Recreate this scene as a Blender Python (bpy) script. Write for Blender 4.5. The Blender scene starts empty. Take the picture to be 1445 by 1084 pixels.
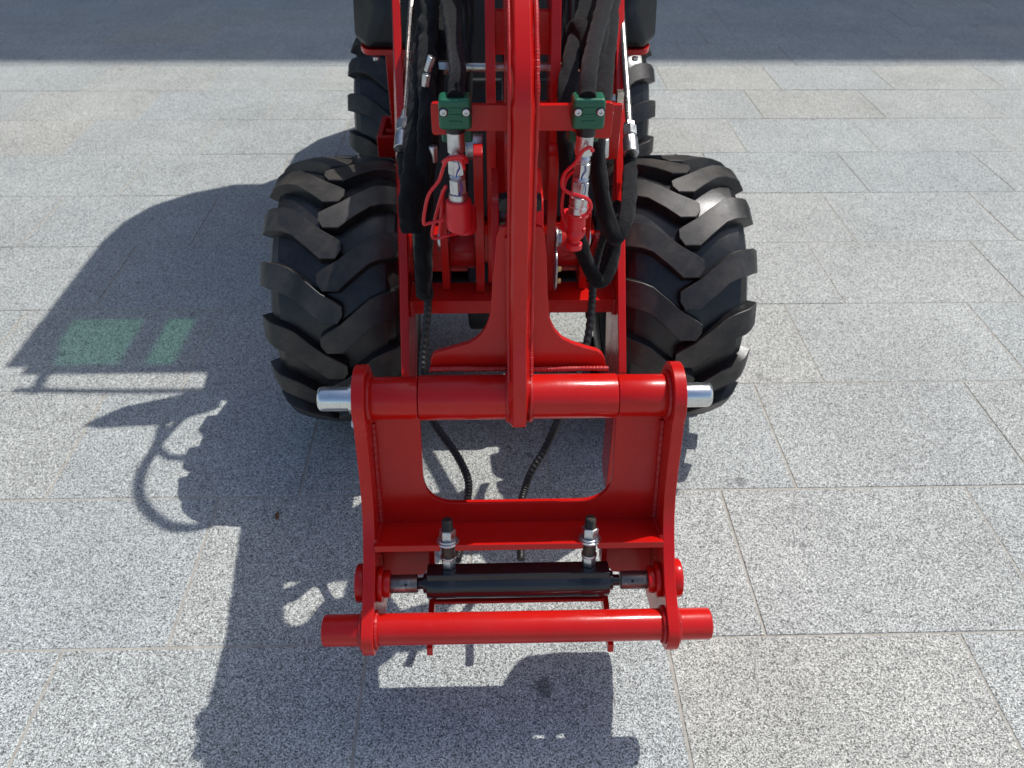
import bpy, bmesh, math, random
from mathutils import Vector, Matrix, noise
R = math.radians
PI = math.pi
scene = bpy.context.scene
C = bpy.context.scene.collection

# ------------------------------------------------------------------ camera
CAM_H, PITCH, YAW, ROLL = 1.39, 0.68975, -0.03311, 0.010
cam = bpy.data.cameras.new('camera')
camo = bpy.data.objects.new('camera', cam)
C.objects.link(camo)
cam.sensor_fit = 'HORIZONTAL'
cam.sensor_width = 36.0
cam.lens = 36.0 * 1097.9 / 1445.0
cam.clip_start = 0.05
cam.clip_end = 600
cam.dof.use_dof = True
cam.dof.focus_distance = 1.28
cam.dof.aperture_fstop = 7.0
camo.location = (0, 0, CAM_H)
camo.rotation_mode = 'XYZ'
mat = Matrix.Rotation(YAW, 4, 'Z') @ Matrix.Rotation(PI / 2 - PITCH, 4, 'X') @ Matrix.Rotation(ROLL, 4, 'Z')
camo.rotation_euler = mat.to_euler('XYZ')
scene.camera = camo

# ------------------------------------------------------------------ sun and sky
SUN = Vector((0.465, 0.395, 1.0)).normalized()
elev = math.asin(SUN.z)
azim = math.atan2(SUN.x, SUN.y)          # clockwise from +Y
world = bpy.data.worlds.new('World')
scene.world = world
world.use_nodes = True
wn = world.node_tree
wn.nodes.clear()
sky = wn.nodes.new('ShaderNodeTexSky')
sky.sky_type = 'NISHITA'
sky.sun_disc = False
sky.sun_elevation = elev
sky.sun_rotation = azim
sky.dust_density = 1.6
bg = wn.nodes.new('ShaderNodeBackground')
bg.inputs['Strength'].default_value = 0.15
wo = wn.nodes.new('ShaderNodeOutputWorld')
wn.links.new(sky.outputs[0], bg.inputs[0])
wn.links.new(bg.outputs[0], wo.inputs[0])
sl = bpy.data.lights.new('sun', 'SUN')
sl.energy = 3.5
sl.angle = R(0.53)
sl.color = (1.0, 0.975, 0.94)
so = bpy.data.objects.new('sun', sl)
C.objects.link(so)
so.rotation_euler = SUN.to_track_quat('Z', 'Y').to_euler()
so.location = (3, 3, 8)
scene.view_settings.view_transform = 'Standard'
scene.view_settings.look = 'None'
scene.view_settings.gamma = 1
scene.view_settings.exposure = 0.07
scene.view_settings.use_curve_mapping = False
scene.render.engine = 'CYCLES'

# ------------------------------------------------------------------ materials
def nt(name):
    m = bpy.data.materials.new(name)
    m.use_nodes = True
    t = m.node_tree
    b = t.nodes['Principled BSDF']
    return m, t, b

def nd(t, kind, **kw):
    n = t.nodes.new(kind)
    for k, v in kw.items():
        if k in n.inputs:
            n.inputs[k].default_value = v
        else:
            setattr(n, k, v)
    return n

def ramp(t, src, stops):
    r = t.nodes.new('ShaderNodeValToRGB')
    e = r.color_ramp.elements
    while len(e) < len(stops):
        e.new(0.5)
    for i, (p, c) in enumerate(stops):
        e[i].position = p
        e[i].color = (c[0], c[1], c[2], 1) if isinstance(c, tuple) else (c, c, c, 1)
    t.links.new(src, r.inputs[0])
    return r.outputs[0]

def mix(t, fac, a, b, mode='MIX'):
    m = t.nodes.new('ShaderNodeMix')
    m.data_type = 'RGBA'
    m.blend_type = mode
    for i, v in ((0, fac), (6, a), (7, b)):
        if hasattr(v, 'is_linked'):
            t.links.new(v, m.inputs[i])
        else:
            m.inputs[i].default_value = v if i == 0 else (v[0], v[1], v[2], 1)
    return m.outputs[2]

def bump(t, src, strength, dist, base=None):
    b = t.nodes.new('ShaderNodeBump')
    b.inputs['Strength'].default_value = strength
    b.inputs['Distance'].default_value = dist
    t.links.new(src, b.inputs['Height'])
    if base is not None:
        t.links.new(base, b.inputs['Normal'])
    return b.outputs[0]

def coords(t):
    return t.nodes.new('ShaderNodeTexCoord').outputs['Object']

def noi(t, co, scale, detail=3, rough=0.5):
    n = nd(t, 'ShaderNodeTexNoise', Scale=scale, Detail=detail, Roughness=rough)
    t.links.new(co, n.inputs['Vector'])
    return n.outputs['Fac']

def paint(name, col, rough=0.3, coat=0.6, dirt=0.25, peel=0.04, dustcol=(0.42, 0.30, 0.27)):
    m, t, b = nt(name)
    co = coords(t)
    big = noi(t, co, 9, 5, 0.6)
    c = mix(t, ramp(t, big, [(0.3, 0.0), (0.75, 1.0)]), col, tuple(v * 0.86 for v in col))
    fine = noi(t, co, 260, 2, 0.7)
    spots = ramp(t, fine, [(0.70, 0.0), (0.80, 1.0)])
    patch = ramp(t, noi(t, co, 22, 4, 0.65), [(0.45, 0.0), (0.75, 1.0)])
    k = t.nodes.new('ShaderNodeMath'); k.operation = 'MULTIPLY'
    t.links.new(spots, k.inputs[0]); t.links.new(patch, k.inputs[1])
    k2 = t.nodes.new('ShaderNodeMath'); k2.operation = 'MULTIPLY'; k2.inputs[1].default_value = dirt
    t.links.new(k.outputs[0], k2.inputs[0])
    c = mix(t, k2.outputs[0], c, dustcol)
    # a thin uneven film of dust
    film = ramp(t, noi(t, co, 5, 6, 0.7), [(0.45, 0.0), (0.8, dirt * 0.10)])
    c = mix(t, film, c, dustcol)
    mp = t.nodes.new('ShaderNodeMapping'); mp.inputs['Scale'].default_value = (1, 1, 26); mp.inputs['Rotation'].default_value = (0.5, 0.9, 0.3)
    t.links.new(co, mp.inputs[0])
    scr = ramp(t, noi(t, mp.outputs[0], 16, 3, 0.5), [(0.71, 0.0), (0.735, dirt * 0.55), (0.76, 0.0)])
    c = mix(t, scr, c, tuple(min(1, v * 1.2 + .10) for v in col))
    t.links.new(c, b.inputs['Base Color'])
    t.links.new(ramp(t, noi(t, co, 14, 4, 0.6), [(0.3, rough * 0.8), (0.8, min(1, rough * 1.45))]), b.inputs['Roughness'])
    b.inputs['Coat Weight'].default_value = coat
    b.inputs['Specular IOR Level'].default_value = 0.34
    b.inputs['Coat Roughness'].default_value = 0.08
    n1 = bump(t, noi(t, co, 170, 2), peel, 0.002)
    n2 = bump(t, noi(t, co, 28, 3), peel * 1.6, 0.006, n1)
    t.links.new(n2, b.inputs['Normal'])
    t.links.new(n2, b.inputs['Coat Normal'])
    return m

def metal(name, col, rough, scratch=0.0, stretch=None, metallic=1.0, stain=None):
    m, t, b = nt(name)
    co = coords(t)
    if stretch:
        mp = t.nodes.new('ShaderNodeMapping')
        mp.inputs['Scale'].default_value = stretch
        t.links.new(co, mp.inputs[0]); sc = mp.outputs[0]
    else:
        sc = co
    f = noi(t, sc, 60, 4, 0.6)
    c = mix(t, ramp(t, f, [(0.3, 0.0), (0.75, 1.0)]), col, tuple(v * 0.78 for v in col))
    if stain:
        c = mix(t, ramp(t, noi(t, co, 35, 4, 0.7), [(0.56, 0.0), (0.72, 0.8)]), c, stain)
    t.links.new(c, b.inputs['Base Color'])
    b.inputs['Metallic'].default_value = metallic
    t.links.new(ramp(t, noi(t, sc, 120, 3), [(0.3, rough * 0.75), (0.8, min(1, rough * 1.5))]), b.inputs['Roughness'])
    t.links.new(bump(t, f, 0.05 + scratch * .5, 0.0005), b.inputs['Normal'])
    return m

RED = paint('red_paint', (0.60, 0.008, 0.005), 0.22, 0.10, 0.34)
RED2 = paint('red_paint_rough', (0.50, 0.007, 0.006), 0.42, 0.25, 0.45, 0.10)
BLK = paint('black_paint', (0.010, 0.011, 0.013), 0.22, 0.5, 0.18, 0.06, (0.12, 0.12, 0.12))
BODY = paint('dark_grey_body', (0.011, 0.012, 0.0135), 0.45, 0.1, 0.3, 0.05, (0.2, 0.2, 0.2))
ZINC = metal('zinc_plate', (0.66, 0.67, 0.67), 0.34)
BRUSH = metal('turned_steel_pin', (0.78, 0.79, 0.78), 0.22, 0.15, (1, 14, 14))
PIPE = metal('galvanised_pipe', (0.66, 0.63, 0.56), 0.30, 0.1, None, 1.0, (0.40, 0.34, 0.24))
STEEL = metal('raw_dark_steel', (0.22, 0.19, 0.17), 0.38, 0.2, (1, 10, 10), 0.85, (0.55, 0.52, 0.48))
BRASS = metal('brass', (0.75, 0.55, 0.22), 0.3)
RUST = metal('threaded_steel', (0.10, 0.085, 0.07), 0.5, 0.3, None, 0.8)

def rubber(name, col, rough, dust, dustcol=(0.13, 0.105, 0.085), scale=30):
    m, t, b = nt(name)
    co = coords(t)
    f = ramp(t, noi(t, co, scale, 6, 0.7), [(0.42, 0.0), (0.8, dust)])
    c = mix(t, f, col, dustcol)
    sp = ramp(t, noi(t, co, 420, 2, 0.6), [(0.68, 0.0), (0.78, dust)])
    c = mix(t, sp, c, dustcol)
    t.links.new(c, b.inputs['Base Color'])
    t.links.new(ramp(t, noi(t, co, 18, 5, 0.6), [(0.3, rough * 0.8), (0.8, rough * 1.35)]), b.inputs['Roughness'])
    n1 = bump(t, noi(t, co, 300, 3), 0.12, 0.001)
    t.links.new(bump(t, noi(t, co, 40, 4), 0.10, 0.004, n1), b.inputs['Normal'])
    return m

TYRE = rubber('tyre_rubber', (0.0095, 0.0095, 0.010), 0.33, 0.22)
LUG = rubber('tyre_lug_rubber', (0.018, 0.017, 0.0155), 0.46, 0.75, (0.115, 0.095, 0.074), 11)
HOSE = rubber('hose_rubber', (0.006, 0.006, 0.0065), 0.50, 0.10)

def cloth():
    m, t, b = nt('woven_hose_sleeve')
    co = coords(t)
    w = nd(t, 'ShaderNodeTexWave', Scale=190, Distortion=1.5, Detail=1)
    w.bands_direction = 'Z'
    t.links.new(co, w.inputs['Vector'])
    c = mix(t, ramp(t, noi(t, co, 24, 5, 0.7), [(0.35, 0.0), (0.75, 1.0)]), (0.0045, 0.0045, 0.005), (0.011, 0.011, 0.012))
    t.links.new(c, b.inputs['Base Color'])
    b.inputs['Roughness'].default_value = 0.9
    b.inputs['Specular IOR Level'].default_value = 0.2
    b.inputs['Sheen Weight'].default_value = 0.06
    b.inputs['Sheen Roughness'].default_value = 0.5
    n1 = bump(t, w.outputs['Fac'], 0.35, 0.001)
    t.links.new(bump(t, noi(t, co, 38, 4, 0.6), 0.6, 0.006, n1), b.inputs['Normal'])
    return m
CLOTH = cloth()

def plastic(name, col, rough=0.4, sss=0.0):
    m, t, b = nt(name)
    co = coords(t)
    c = mix(t, ramp(t, noi(t, co, 30, 4, 0.6), [(0.3, 0.0), (0.8, 1.0)]), col, tuple(v * 0.8 for v in col))
    t.links.new(c, b.inputs['Base Color'])
    b.inputs['Roughness'].default_value = rough
    if sss:
        b.inputs['Subsurface Weight'].default_value = sss
        b.inputs['Subsurface Radius'].default_value = (0.004, 0.001, 0.001)
    t.links.new(bump(t, noi(t, co, 220, 2), 0.12, 0.0015), b.inputs['Normal'])
    return m
GREEN = plastic('green_plastic', (0.010, 0.125, 0.062), 0.38)
CAP = plastic('soft_red_plastic', (0.74, 0.016, 0.024), 0.38, 0.15)
INK = plastic('blue_marker_ink', (0.01, 0.03, 0.35), 0.6)
SEATM = plastic('black_vinyl', (0.02, 0.02, 0.02), 0.5)

def glass_green():
    m, t, b = nt('green_tinted_roof_glass')
    tr = nd(t, 'ShaderNodeBsdfTransparent')
    tr.inputs[0].default_value = (0.20, 0.44, 0.31, 1)
    gl = nd(t, 'ShaderNodeBsdfGlossy', Roughness=0.05)
    fr = nd(t, 'ShaderNodeFresnel', IOR=1.5)
    mx = t.nodes.new('ShaderNodeMixShader')
    t.links.new(fr.outputs[0], mx.inputs[0])
    t.links.new(tr.outputs[0], mx.inputs[1])
    t.links.new(gl.outputs[0], mx.inputs[2])
    t.links.new(mx.outputs[0], t.nodes['Material Output'].inputs['Surface'])
    return m
GGLASS = glass_green()

STAINS = [(0.604, 1.299, 0.017, 0.5), (0.576, 1.29, 0.009, 0.4), (0.695, 1.101, 0.009, 0.5), (0.093, 0.774, 0.02, 0.6), (0.764, 1.71, 0.014, 0.4), (0.783, 1.69, 0.01, 0.35), (0.041, 1.431, 0.007, 0.5), (0.094, 1.402, 0.01, 0.5), (0.475, 0.889, 0.006, 0.4), (0.851, 1.318, 0.005, 0.6), (-1.255, 1.844, 0.008, 0.4), (-1.162, 1.675, 0.006, 0.4), (1.188, 1.438, 0.006, 0.4), (-0.357, 1.103, 0.006, 0.3), (1.149, 2.109, 0.012, 0.3)]
def granite(name, slab=True):
    m, t, b = nt(name)
    geo = t.nodes.new('ShaderNodeNewGeometry')
    co = geo.outputs['Position']
    oi = t.nodes.new('ShaderNodeObjectInfo')
    # shift the grain from slab to slab
    off = t.nodes.new('ShaderNodeVectorMath'); off.operation = 'SCALE'
    t.links.new(oi.outputs['Location'], off.inputs[0]); off.inputs['Scale'].default_value = 3.7
    ad = t.nodes.new('ShaderNodeVectorMath'); ad.operation = 'ADD'
    t.links.new(co, ad.inputs[0]); t.links.new(off.outputs[0], ad.inputs[1])
    gc = ad.outputs[0]
    v = nd(t, 'ShaderNodeTexVoronoi', Scale=600)
    t.links.new(gc, v.inputs['Vector'])
    sep = t.nodes.new('ShaderNodeSeparateColor')
    t.links.new(v.outputs['Color'], sep.inputs[0])
    grain = ramp(t, sep.outputs[0], [(0.0, 0.06), (0.14, 0.11), (0.26, 0.32), (0.52, 0.50), (0.8, 0.68), (1.0, 0.81)])
    n2 = noi(t, gc, 330, 3, 0.7)
    g2 = ramp(t, n2, [(0.30, 0.35), (0.5, 0.98), (0.72, 1.3)])
    c = mix(t, 1.0, grain, g2, 'MULTIPLY')
    mica = nd(t, 'ShaderNodeTexVoronoi', Scale=290)
    t.links.new(gc, mica.inputs['Vector'])
    ms = t.nodes.new('ShaderNodeSeparateColor'); t.links.new(mica.outputs['Color'], ms.inputs[0])
    c = mix(t, ramp(t, ms.outputs[1], [(0.86, 0.0), (0.93, 0.55)]), c, (0.07, 0.07, 0.075))
    tone = ramp(t, oi.outputs['Random'], [(0.0, (0.92, 0.965, 0.925)), (0.4, (0.955, 0.982, 0.922)), (0.85, (0.975, 0.990, 0.915)), (1.0, (1.0, 0.985, 0.875))])
    c = mix(t, 1.0, c, tone, 'MULTIPLY')
    pale = nd(t, 'ShaderNodeTexNoise', Scale=7.0, Detail=7, Roughness=0.72)
    t.links.new(gc, pale.inputs['Vector'])
    c = mix(t, 1.0, c, ramp(t, pale.outputs['Fac'], [(0.30, 0.93), (0.5, 1.0), (0.72, 1.07)]), 'MULTIPLY')
    # cloudy mineral tone, faint wear, and a few dark drips
    c = mix(t, 1.0, c, ramp(t, noi(t, co, 2.2, 5, 0.6), [(0.3, 0.90), (0.7, 1.07)]), 'MULTIPLY')
    c = mix(t, ramp(t, noi(t, co, 3.3, 6, 0.75), [(0.62, 0.0), (0.80, 0.08)]), c, (0.30, 0.26, 0.21))
    sp = nd(t, 'ShaderNodeTexVoronoi', Scale=1.7, Randomness=1.0)
    t.links.new(co, sp.inputs['Vector'])
    wob = noi(t, co, 60, 3)
    a = t.nodes.new('ShaderNodeMath'); a.operation = 'MULTIPLY_ADD'
    t.links.new(wob, a.inputs[0]); a.inputs[1].default_value = 0.05
    t.links.new(sp.outputs['Distance'], a.inputs[2])
    ssep = t.nodes.new('ShaderNodeSeparateColor'); t.links.new(sp.outputs['Color'], ssep.inputs[0])
    rad = t.nodes.new('ShaderNodeMath'); rad.operation = 'MULTIPLY_ADD'
    t.links.new(ssep.outputs[0], rad.inputs[0]); rad.inputs[1].default_value = -0.045; t.links.new(a.outputs[0], rad.inputs[2])
    spot = ramp(t, rad.outputs[0], [(0.018, 0.42), (0.030, 0.0)])
    c = mix(t, spot, c, (0.06, 0.058, 0.055))
    for sx_, sy_, sr_, dk in STAINS:
        vd = t.nodes.new('ShaderNodeVectorMath'); vd.operation = 'DISTANCE'
        t.links.new(co, vd.inputs[0]); vd.inputs[1].default_value = (sx_, sy_, 0)
        ma = t.nodes.new('ShaderNodeMath'); ma.operation = 'MULTIPLY_ADD'
        t.links.new(wob, ma.inputs[0]); ma.inputs[1].default_value = sr_ * 2.2; t.links.new(vd.outputs['Value'], ma.inputs[2])
        c = mix(t, ramp(t, ma.outputs[0], [(sr_ * 1.75, dk), (sr_ * 2.25, 0.0)]), c, (0.055, 0.055, 0.055))
    t.links.new(c, b.inputs['Base Color'])
    b.inputs['Roughness'].default_value = 0.8
    b.inputs['Specular IOR Level'].default_value = 0.3
    n1 = bump(t, n2, 0.25, 0.0012)
    t.links.new(bump(t, noi(t, co, 5, 3), 0.15, 0.01, n1), b.inputs['Normal'])
    return m
GRANITE = granite('flamed_granite')

def grout():
    m, t, b = nt('sandy_grout')
    geo = t.nodes.new('ShaderNodeNewGeometry'); co = geo.outputs['Position']
    c = ramp(t, noi(t, co, 45, 6, 0.75), [(0.25, (0.26, 0.24, 0.20)), (0.5, (0.40, 0.375, 0.32)), (0.75, (0.50, 0.47, 0.41))])
    t.links.new(c, b.inputs['Base Color'])
    b.inputs['Roughness'].default_value = 0.9
    t.links.new(bump(t, noi(t, co, 300, 3), 0.5, 0.001), b.inputs['Normal'])
    return m
GROUT = grout()

def plain(name, c1, c2, scale, rough):
    m, t, b = nt(name)
    co = coords(t)
    t.links.new(mix(t, ramp(t, noi(t, co, scale, 6, 0.65), [(0.3, 0.0), (0.7, 1.0)]), c1, c2), b.inputs['Base Color'])
    b.inputs['Roughness'].default_value = rough
    return m
STONEW = plain('pale_stone_cladding', (0.34, 0.34, 0.35), (0.28, 0.28, 0.30), 3, 0.7)
FRAMEM = plain('dark_window_frame', (0.04, 0.042, 0.045), (0.05, 0.05, 0.055), 8, 0.4)
def wglass():
    m, t, b = nt('dark_facade_glass')
    b.inputs['Base Color'].default_value = (0.02, 0.028, 0.035, 1)
    b.inputs['Roughness'].default_value = 0.03
    b.inputs['Specular IOR Level'].default_value = 0.9
    return m
WGLASS = wglass()
LEAFM = plain('dry_leaf', (0.20, 0.09, 0.03), (0.12, 0.05, 0.02), 200, 0.8)

# ------------------------------------------------------------------ helpers
def link(name, bm, material, parent=None, bevel=0.0, smooth=True, seg=2, loc=None, angle=35, mats=None):
    bmesh.ops.recalc_face_normals(bm, faces=bm.faces)
    me = bpy.data.meshes.new(name)
    bm.to_mesh(me)
    bm.free()
    o = bpy.data.objects.new(name, me)
    C.objects.link(o)
    if mats:
        for m in mats:
            me.materials.append(m)
    else:
        me.materials.append(material)
    if smooth:
        me.polygons.foreach_set('use_smooth', [True] * len(me.polygons))
        me.set_sharp_from_angle(angle=R(angle))
    if bevel > 0:
        md = o.modifiers.new('bevel', 'BEVEL')
        md.width = bevel
        md.segments = seg
        md.limit_method = 'ANGLE'
        md.angle_limit = R(40)
        md.harden_normals = True
    if loc is not None:
        o.location = loc
    if parent is not None:
        o.parent = parent
        if parent.type == 'EMPTY':
            o.matrix_parent_inverse = Matrix.Translation(-Vector(parent.location))
    return o

def tag(o, label=None, cat=None, group=None, kind=None):
    if label: o['label'] = label
    if cat: o['category'] = cat
    if group: o['group'] = group
    if kind: o['kind'] = kind
    return o

def thing(name, label, cat, loc=(0, 0, 0), group=None):
    o = bpy.data.objects.new(name, None)
    o.empty_display_size = 0.1
    C.objects.link(o)
    o.location = loc
    return tag(o, label, cat, group)

def box(bm, x0, x1, y0, y1, z0, z1):
    v = [bm.verts.new((x, y, z)) for x in (x0, x1) for y in (y0, y1) for z in (z0, z1)]
    for f in ((0, 1, 3, 2), (4, 6, 7, 5), (0, 4, 5, 1), (2, 3, 7, 6), (0, 2, 6, 4), (1, 5, 7, 3)):
        bm.faces.new([v[i] for i in f])

def plate_x(bm, poly, x0, x1):
    """polygon in (y,z) extruded along x"""
    a = [bm.verts.new((x0, y, z)) for y, z in poly]
    b = [bm.verts.new((x1, y, z)) for y, z in poly]
    bm.faces.new(a)
    bm.faces.new(list(reversed(b)))
    n = len(poly)
    for i in range(n):
        bm.faces.new((a[i], b[i], b[(i + 1) % n], a[(i + 1) % n]))

def plate_v(bm, pts, d):
    """polygon of 3d points extruded by vector d"""
    d = Vector(d)
    a = [bm.verts.new(p) for p in pts]
    b = [bm.verts.new(Vector(p) + d) for p in pts]
    bm.faces.new(a)
    bm.faces.new(list(reversed(b)))
    n = len(pts)
    for i in range(n):
        bm.faces.new((a[i], b[i], b[(i + 1) % n], a[(i + 1) % n]))

def frame_of(d):
    d = d.normalized()
    up = Vector((0, 0, 1)) if abs(d.z) < 0.9 else Vector((0, 1, 0))
    s = d.cross(up).normalized()
    return s, s.cross(d).normalized()

def lathe(bm, p0, axis, prof, seg=32, rot=0.0):
    """profile list of (distance along axis, radius), caps closed"""
    p0 = Vector(p0); axis = Vector(axis).normalized()
    s, u = frame_of(axis)
    rings = []
    for t, r in prof:
        if r <= 1e-6:
            rings.append([bm.verts.new(p0 + axis * t)])
        else:
            rings.append([bm.verts.new(p0 + axis * t + (s * math.cos(rot + 2 * PI * k / seg) + u * math.sin(rot + 2 * PI * k / seg)) * r) for k in range(seg)])
    for a, b in zip(rings, rings[1:]):
        if len(a) == 1 and len(b) == 1:
            continue
        for k in range(seg):
            k2 = (k + 1) % seg
            if len(a) == 1:
                bm.faces.new((a[0], b[k2], b[k]))
            elif len(b) == 1:
                bm.faces.new((a[k], a[k2], b[0]))
            else:
                bm.faces.new((a[k], a[k2], b[k2], b[k]))
    for r_ in (rings[0], rings[-1]):
        if len(r_) > 1:
            bm.faces.new(r_)

def cyl(bm, p0, p1, r, ch=0.0, seg=32, rot=0.0, r1=None):
    p0 = Vector(p0); p1 = Vector(p1)
    L = (p1 - p0).length
    r1 = r if r1 is None else r1
    if ch > 0:
        prof = [(0, r - ch), (ch * 0.35, r - ch * 0.3), (ch, r), (L - ch, r1), (L - ch * 0.35, r1 - ch * 0.3), (L, r1 - ch)]
    else:
        prof = [(0, r), (L, r1)]
    lathe(bm, p0, p1 - p0, prof, seg, rot)

def catmull(pts, n):
    P_ = [Vector(p) for p in pts]
    P_ = [P_[0] * 2 - P_[1]] + P_ + [P_[-1] * 2 - P_[-2]]
    out = []
    segs = len(P_) - 3
    for i in range(segs):
        a, b, c, d = P_[i:i + 4]
        m = max(2, int(n / segs))
        for k in range(m):
            t = k / m
            out.append(0.5 * ((2 * b) + (c - a) * t + (2 * a - 5 * b + 4 * c - d) * t * t + (3 * b - a - 3 * c + d) * t ** 3))
    out.append(P_[-2].copy())
    return out

def tube(bm, pts, r, n=60, seg=12, mod=None, closed_ends=True, flat=None):
    """r: number or function of 0..1; mod(point, t, angle) -> multiplier"""
    path = catmull(pts, n)
    L = len(path)
    tan = []
    for i in range(L):
        a = path[max(0, i - 1)]; b = path[min(L - 1, i + 1)]
        tan.append((b - a).normalized())
    s, u = frame_of(tan[0])
    rings = []
    for i in range(L):
        if i:
            q = tan[i - 1].rotation_difference(tan[i])
            s = q @ s; u = q @ u
        t = i / (L - 1)
        rr = r(t) if callable(r) else r
        ring = []
        for k in range(seg):
            an = 2 * PI * k / seg
            f = mod(path[i], t, an) if mod else 1.0
            ring.append(bm.verts.new(path[i] + (s * math.cos(an) + u * math.sin(an)) * rr * f))
        rings.append(ring)
    for a, b in zip(rings, rings[1:]):
        for k in range(seg):
            k2 = (k + 1) % seg
            bm.faces.new((a[k], a[k2], b[k2], b[k]))
    if closed_ends:
        bm.faces.new(rings[0]); bm.faces.new(rings[-1])

def weld(bm, pts, r=0.004, n=None):
    """rippled weld bead"""
    L = sum((Vector(b) - Vector(a)).length for a, b in zip(pts, pts[1:]))
    n = n or max(8, int(L / 0.0022))
    ph = random.random() * 6
    def md(p, t, a):
        return 1 + 0.11 * math.sin(t * L / 0.0055 * 2 * PI + ph) + 0.25 * noise.noise(p * 60)
    tube(bm, pts, r, n, 8, md)

def rounded(poly, radii, seg=6):
    """round the corners of a 2d polygon; radii: number or dict index->r"""
    out = []
    n = len(poly)
    for i, p in enumerate(poly):
        r = radii.get(i, 0) if isinstance(radii, dict) else radii
        if r <= 0:
            out.append(p); continue
        P0 = Vector(poly[i - 1]); P1 = Vector(p); P2 = Vector(poly[(i + 1) % n])
        d0 = (P0 - P1); d1 = (P2 - P1)
        an = d0.angle(d1)
        if an > PI - 0.05:
            out.append(p); continue
        k = min(r / math.tan(an / 2), d0.length * 0.49, d1.length * 0.49)
        a = P1 + d0.normalized() * k; b = P1 + d1.normalized() * k
        for j in range(seg + 1):
            t = j / seg
            q = a * (1 - t) ** 2 + P1 * 2 * t * (1 - t) + b * t * t
            out.append((q.x, q.y))
    return out

def lump(sc, amp):
    return lambda p, t, a: 1 + amp * noise.noise(Vector((p.x, p.y, p.z)) * sc + Vector((math.cos(a), math.sin(a), 0)) * 0.8)

# ------------------------------------------------------------------ ground
bm = bmesh.new()
S_ = 250
box(bm, -S_, S_, -S_, S_, -0.5, -0.0018)
ground = tag(link('ground', bm, GROUT, smooth=False), kind='structure')
DX, DY, Y0 = 0.5994, 0.3996, 0.8751
XOFF = {0: -0.8537, 1: -0.6616, 2: -0.4586}
def slab_mesh():
    bm = bmesh.new()
    g = 0.0027
    c = 0.0012
    w, d = DX / 2 - g, DY / 2 - g
    lo = [bm.verts.new((x * w, y * d, -0.03)) for x, y in ((-1, -1), (1, -1), (1, 1), (-1, 1))]
    mi = [bm.verts.new((x * w, y * d, -c)) for x, y in ((-1, -1), (1, -1), (1, 1), (-1, 1))]
    hi = [bm.verts.new((x * (w - c), y * (d - c), 0)) for x, y in ((-1, -1), (1, -1), (1, 1), (-1, 1))]
    for a, b in ((lo, mi), (mi, hi)):
        for k in range(4):
            bm.faces.new((a[k], a[(k + 1) % 4], b[(k + 1) % 4], b[k]))
    bm.faces.new(hi)
    return bm
pav = None
rng = random.Random(4)
proto = link('paving_slab', slab_mesh(), GRANITE, ground, smooth=False)
first = True
rest = bmesh.new()
for row in range(-14, 34):
    yc = Y0 + DY * (row - 0.5)
    off = (-0.8537 + 0.1980 * row + 0.006 * math.sin(row * 2.1)) % DX
    for k in range(-16, 17):
        xc = off + DX * (k + 0.5)
        half = 0.85 + (yc - 0.5) * 0.55
        near = (0.2 < yc < 6.3) and abs(xc - (0.03 * yc)) < half + 0.35
        dz = rng.uniform(-0.0009, 0.0006)
        if near:
            o = proto if first else proto.copy()
            if not first:
                C.objects.link(o); o.parent = ground
            first = False
            o.location = (xc + rng.uniform(-.0006, .0006), yc + rng.uniform(-.0006, .0006), dz)
            o.rotation_euler = (rng.uniform(-.0015, .0015), rng.uniform(-.0012, .0012), rng.uniform(-.0008, .0008))
        elif abs(xc) < 9.5:
            g = 0.0026
            box(rest, xc - DX / 2 + g, xc + DX / 2 - g, yc - DY / 2 + g, yc + DY / 2 - g, -0.03, dz)
o = link('paving_slabs_beyond', rest, GRANITE, ground, smooth=False)
o['kind'] = 'stuff'

# ------------------------------------------------------------------ building that shades the far paving
SHE = 4.52                                   # where its shadow ends
BH = 14.0
BY = SHE + 0.395 * BH
bld = thing('office_building', 'pale stone office building standing behind the loader, shading the far paving', 'building', (0, BY, 0))
bm = bmesh.new()
box(bm, -22, 22, BY + 0.25, BY + 9, -0.2, BH)
link('wall', bm, STONEW, bld, smooth=False)
for i in range(-9, 10):
    x = i * 2.3
    bm = bmesh.new(); box(bm, x - 0.18, x + 0.18, BY, BY + 0.248, -0.2, BH - 0.4)
    link('pier', bm, STONEW, bld, 0.006)
    for j, (z0, z1) in enumerate(((0.15, 2.9), (3.3, 6.2), (6.7, 9.6), (10.1, 13.2))):
        if i == 9: continue
        bm = bmesh.new()
        for a, b, c, d in ((x + .20, x + 2.10, z0, z0 + .07), (x + .20, x + 2.10, z1 - .07, z1), (x + .20, x + .27, z0 + .07, z1 - .07), (x + 2.03, x + 2.10, z0 + .07, z1 - .07), (x + 1.12, x + 1.18, z0 + .07, z1 - .07)):
            box(bm, a, b, BY + 0.14, BY + 0.22, c, d)
        f = link('window', bm, FRAMEM, bld, smooth=False)
        bm = bmesh.new(); box(bm, x + .27, x + 2.03, BY + 0.17, BY + 0.19, z0 + .07, z1 - .07)
        g = link('pane', bm, WGLASS, f, smooth=False)
bm = bmesh.new(); box(bm, -22, 22, BY, BY + 0.6, BH - 0.4, BH)
link('parapet', bm, STONEW, bld, 0.01)

# ------------------------------------------------------------------ the loader
CX = 0.0435
loader = thing('compact_wheel_loader', 'red compact wheel loader with chunky black tyres, single centre boom and an empty front hitch', 'loader', (CX, 1.66, 0))
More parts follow.
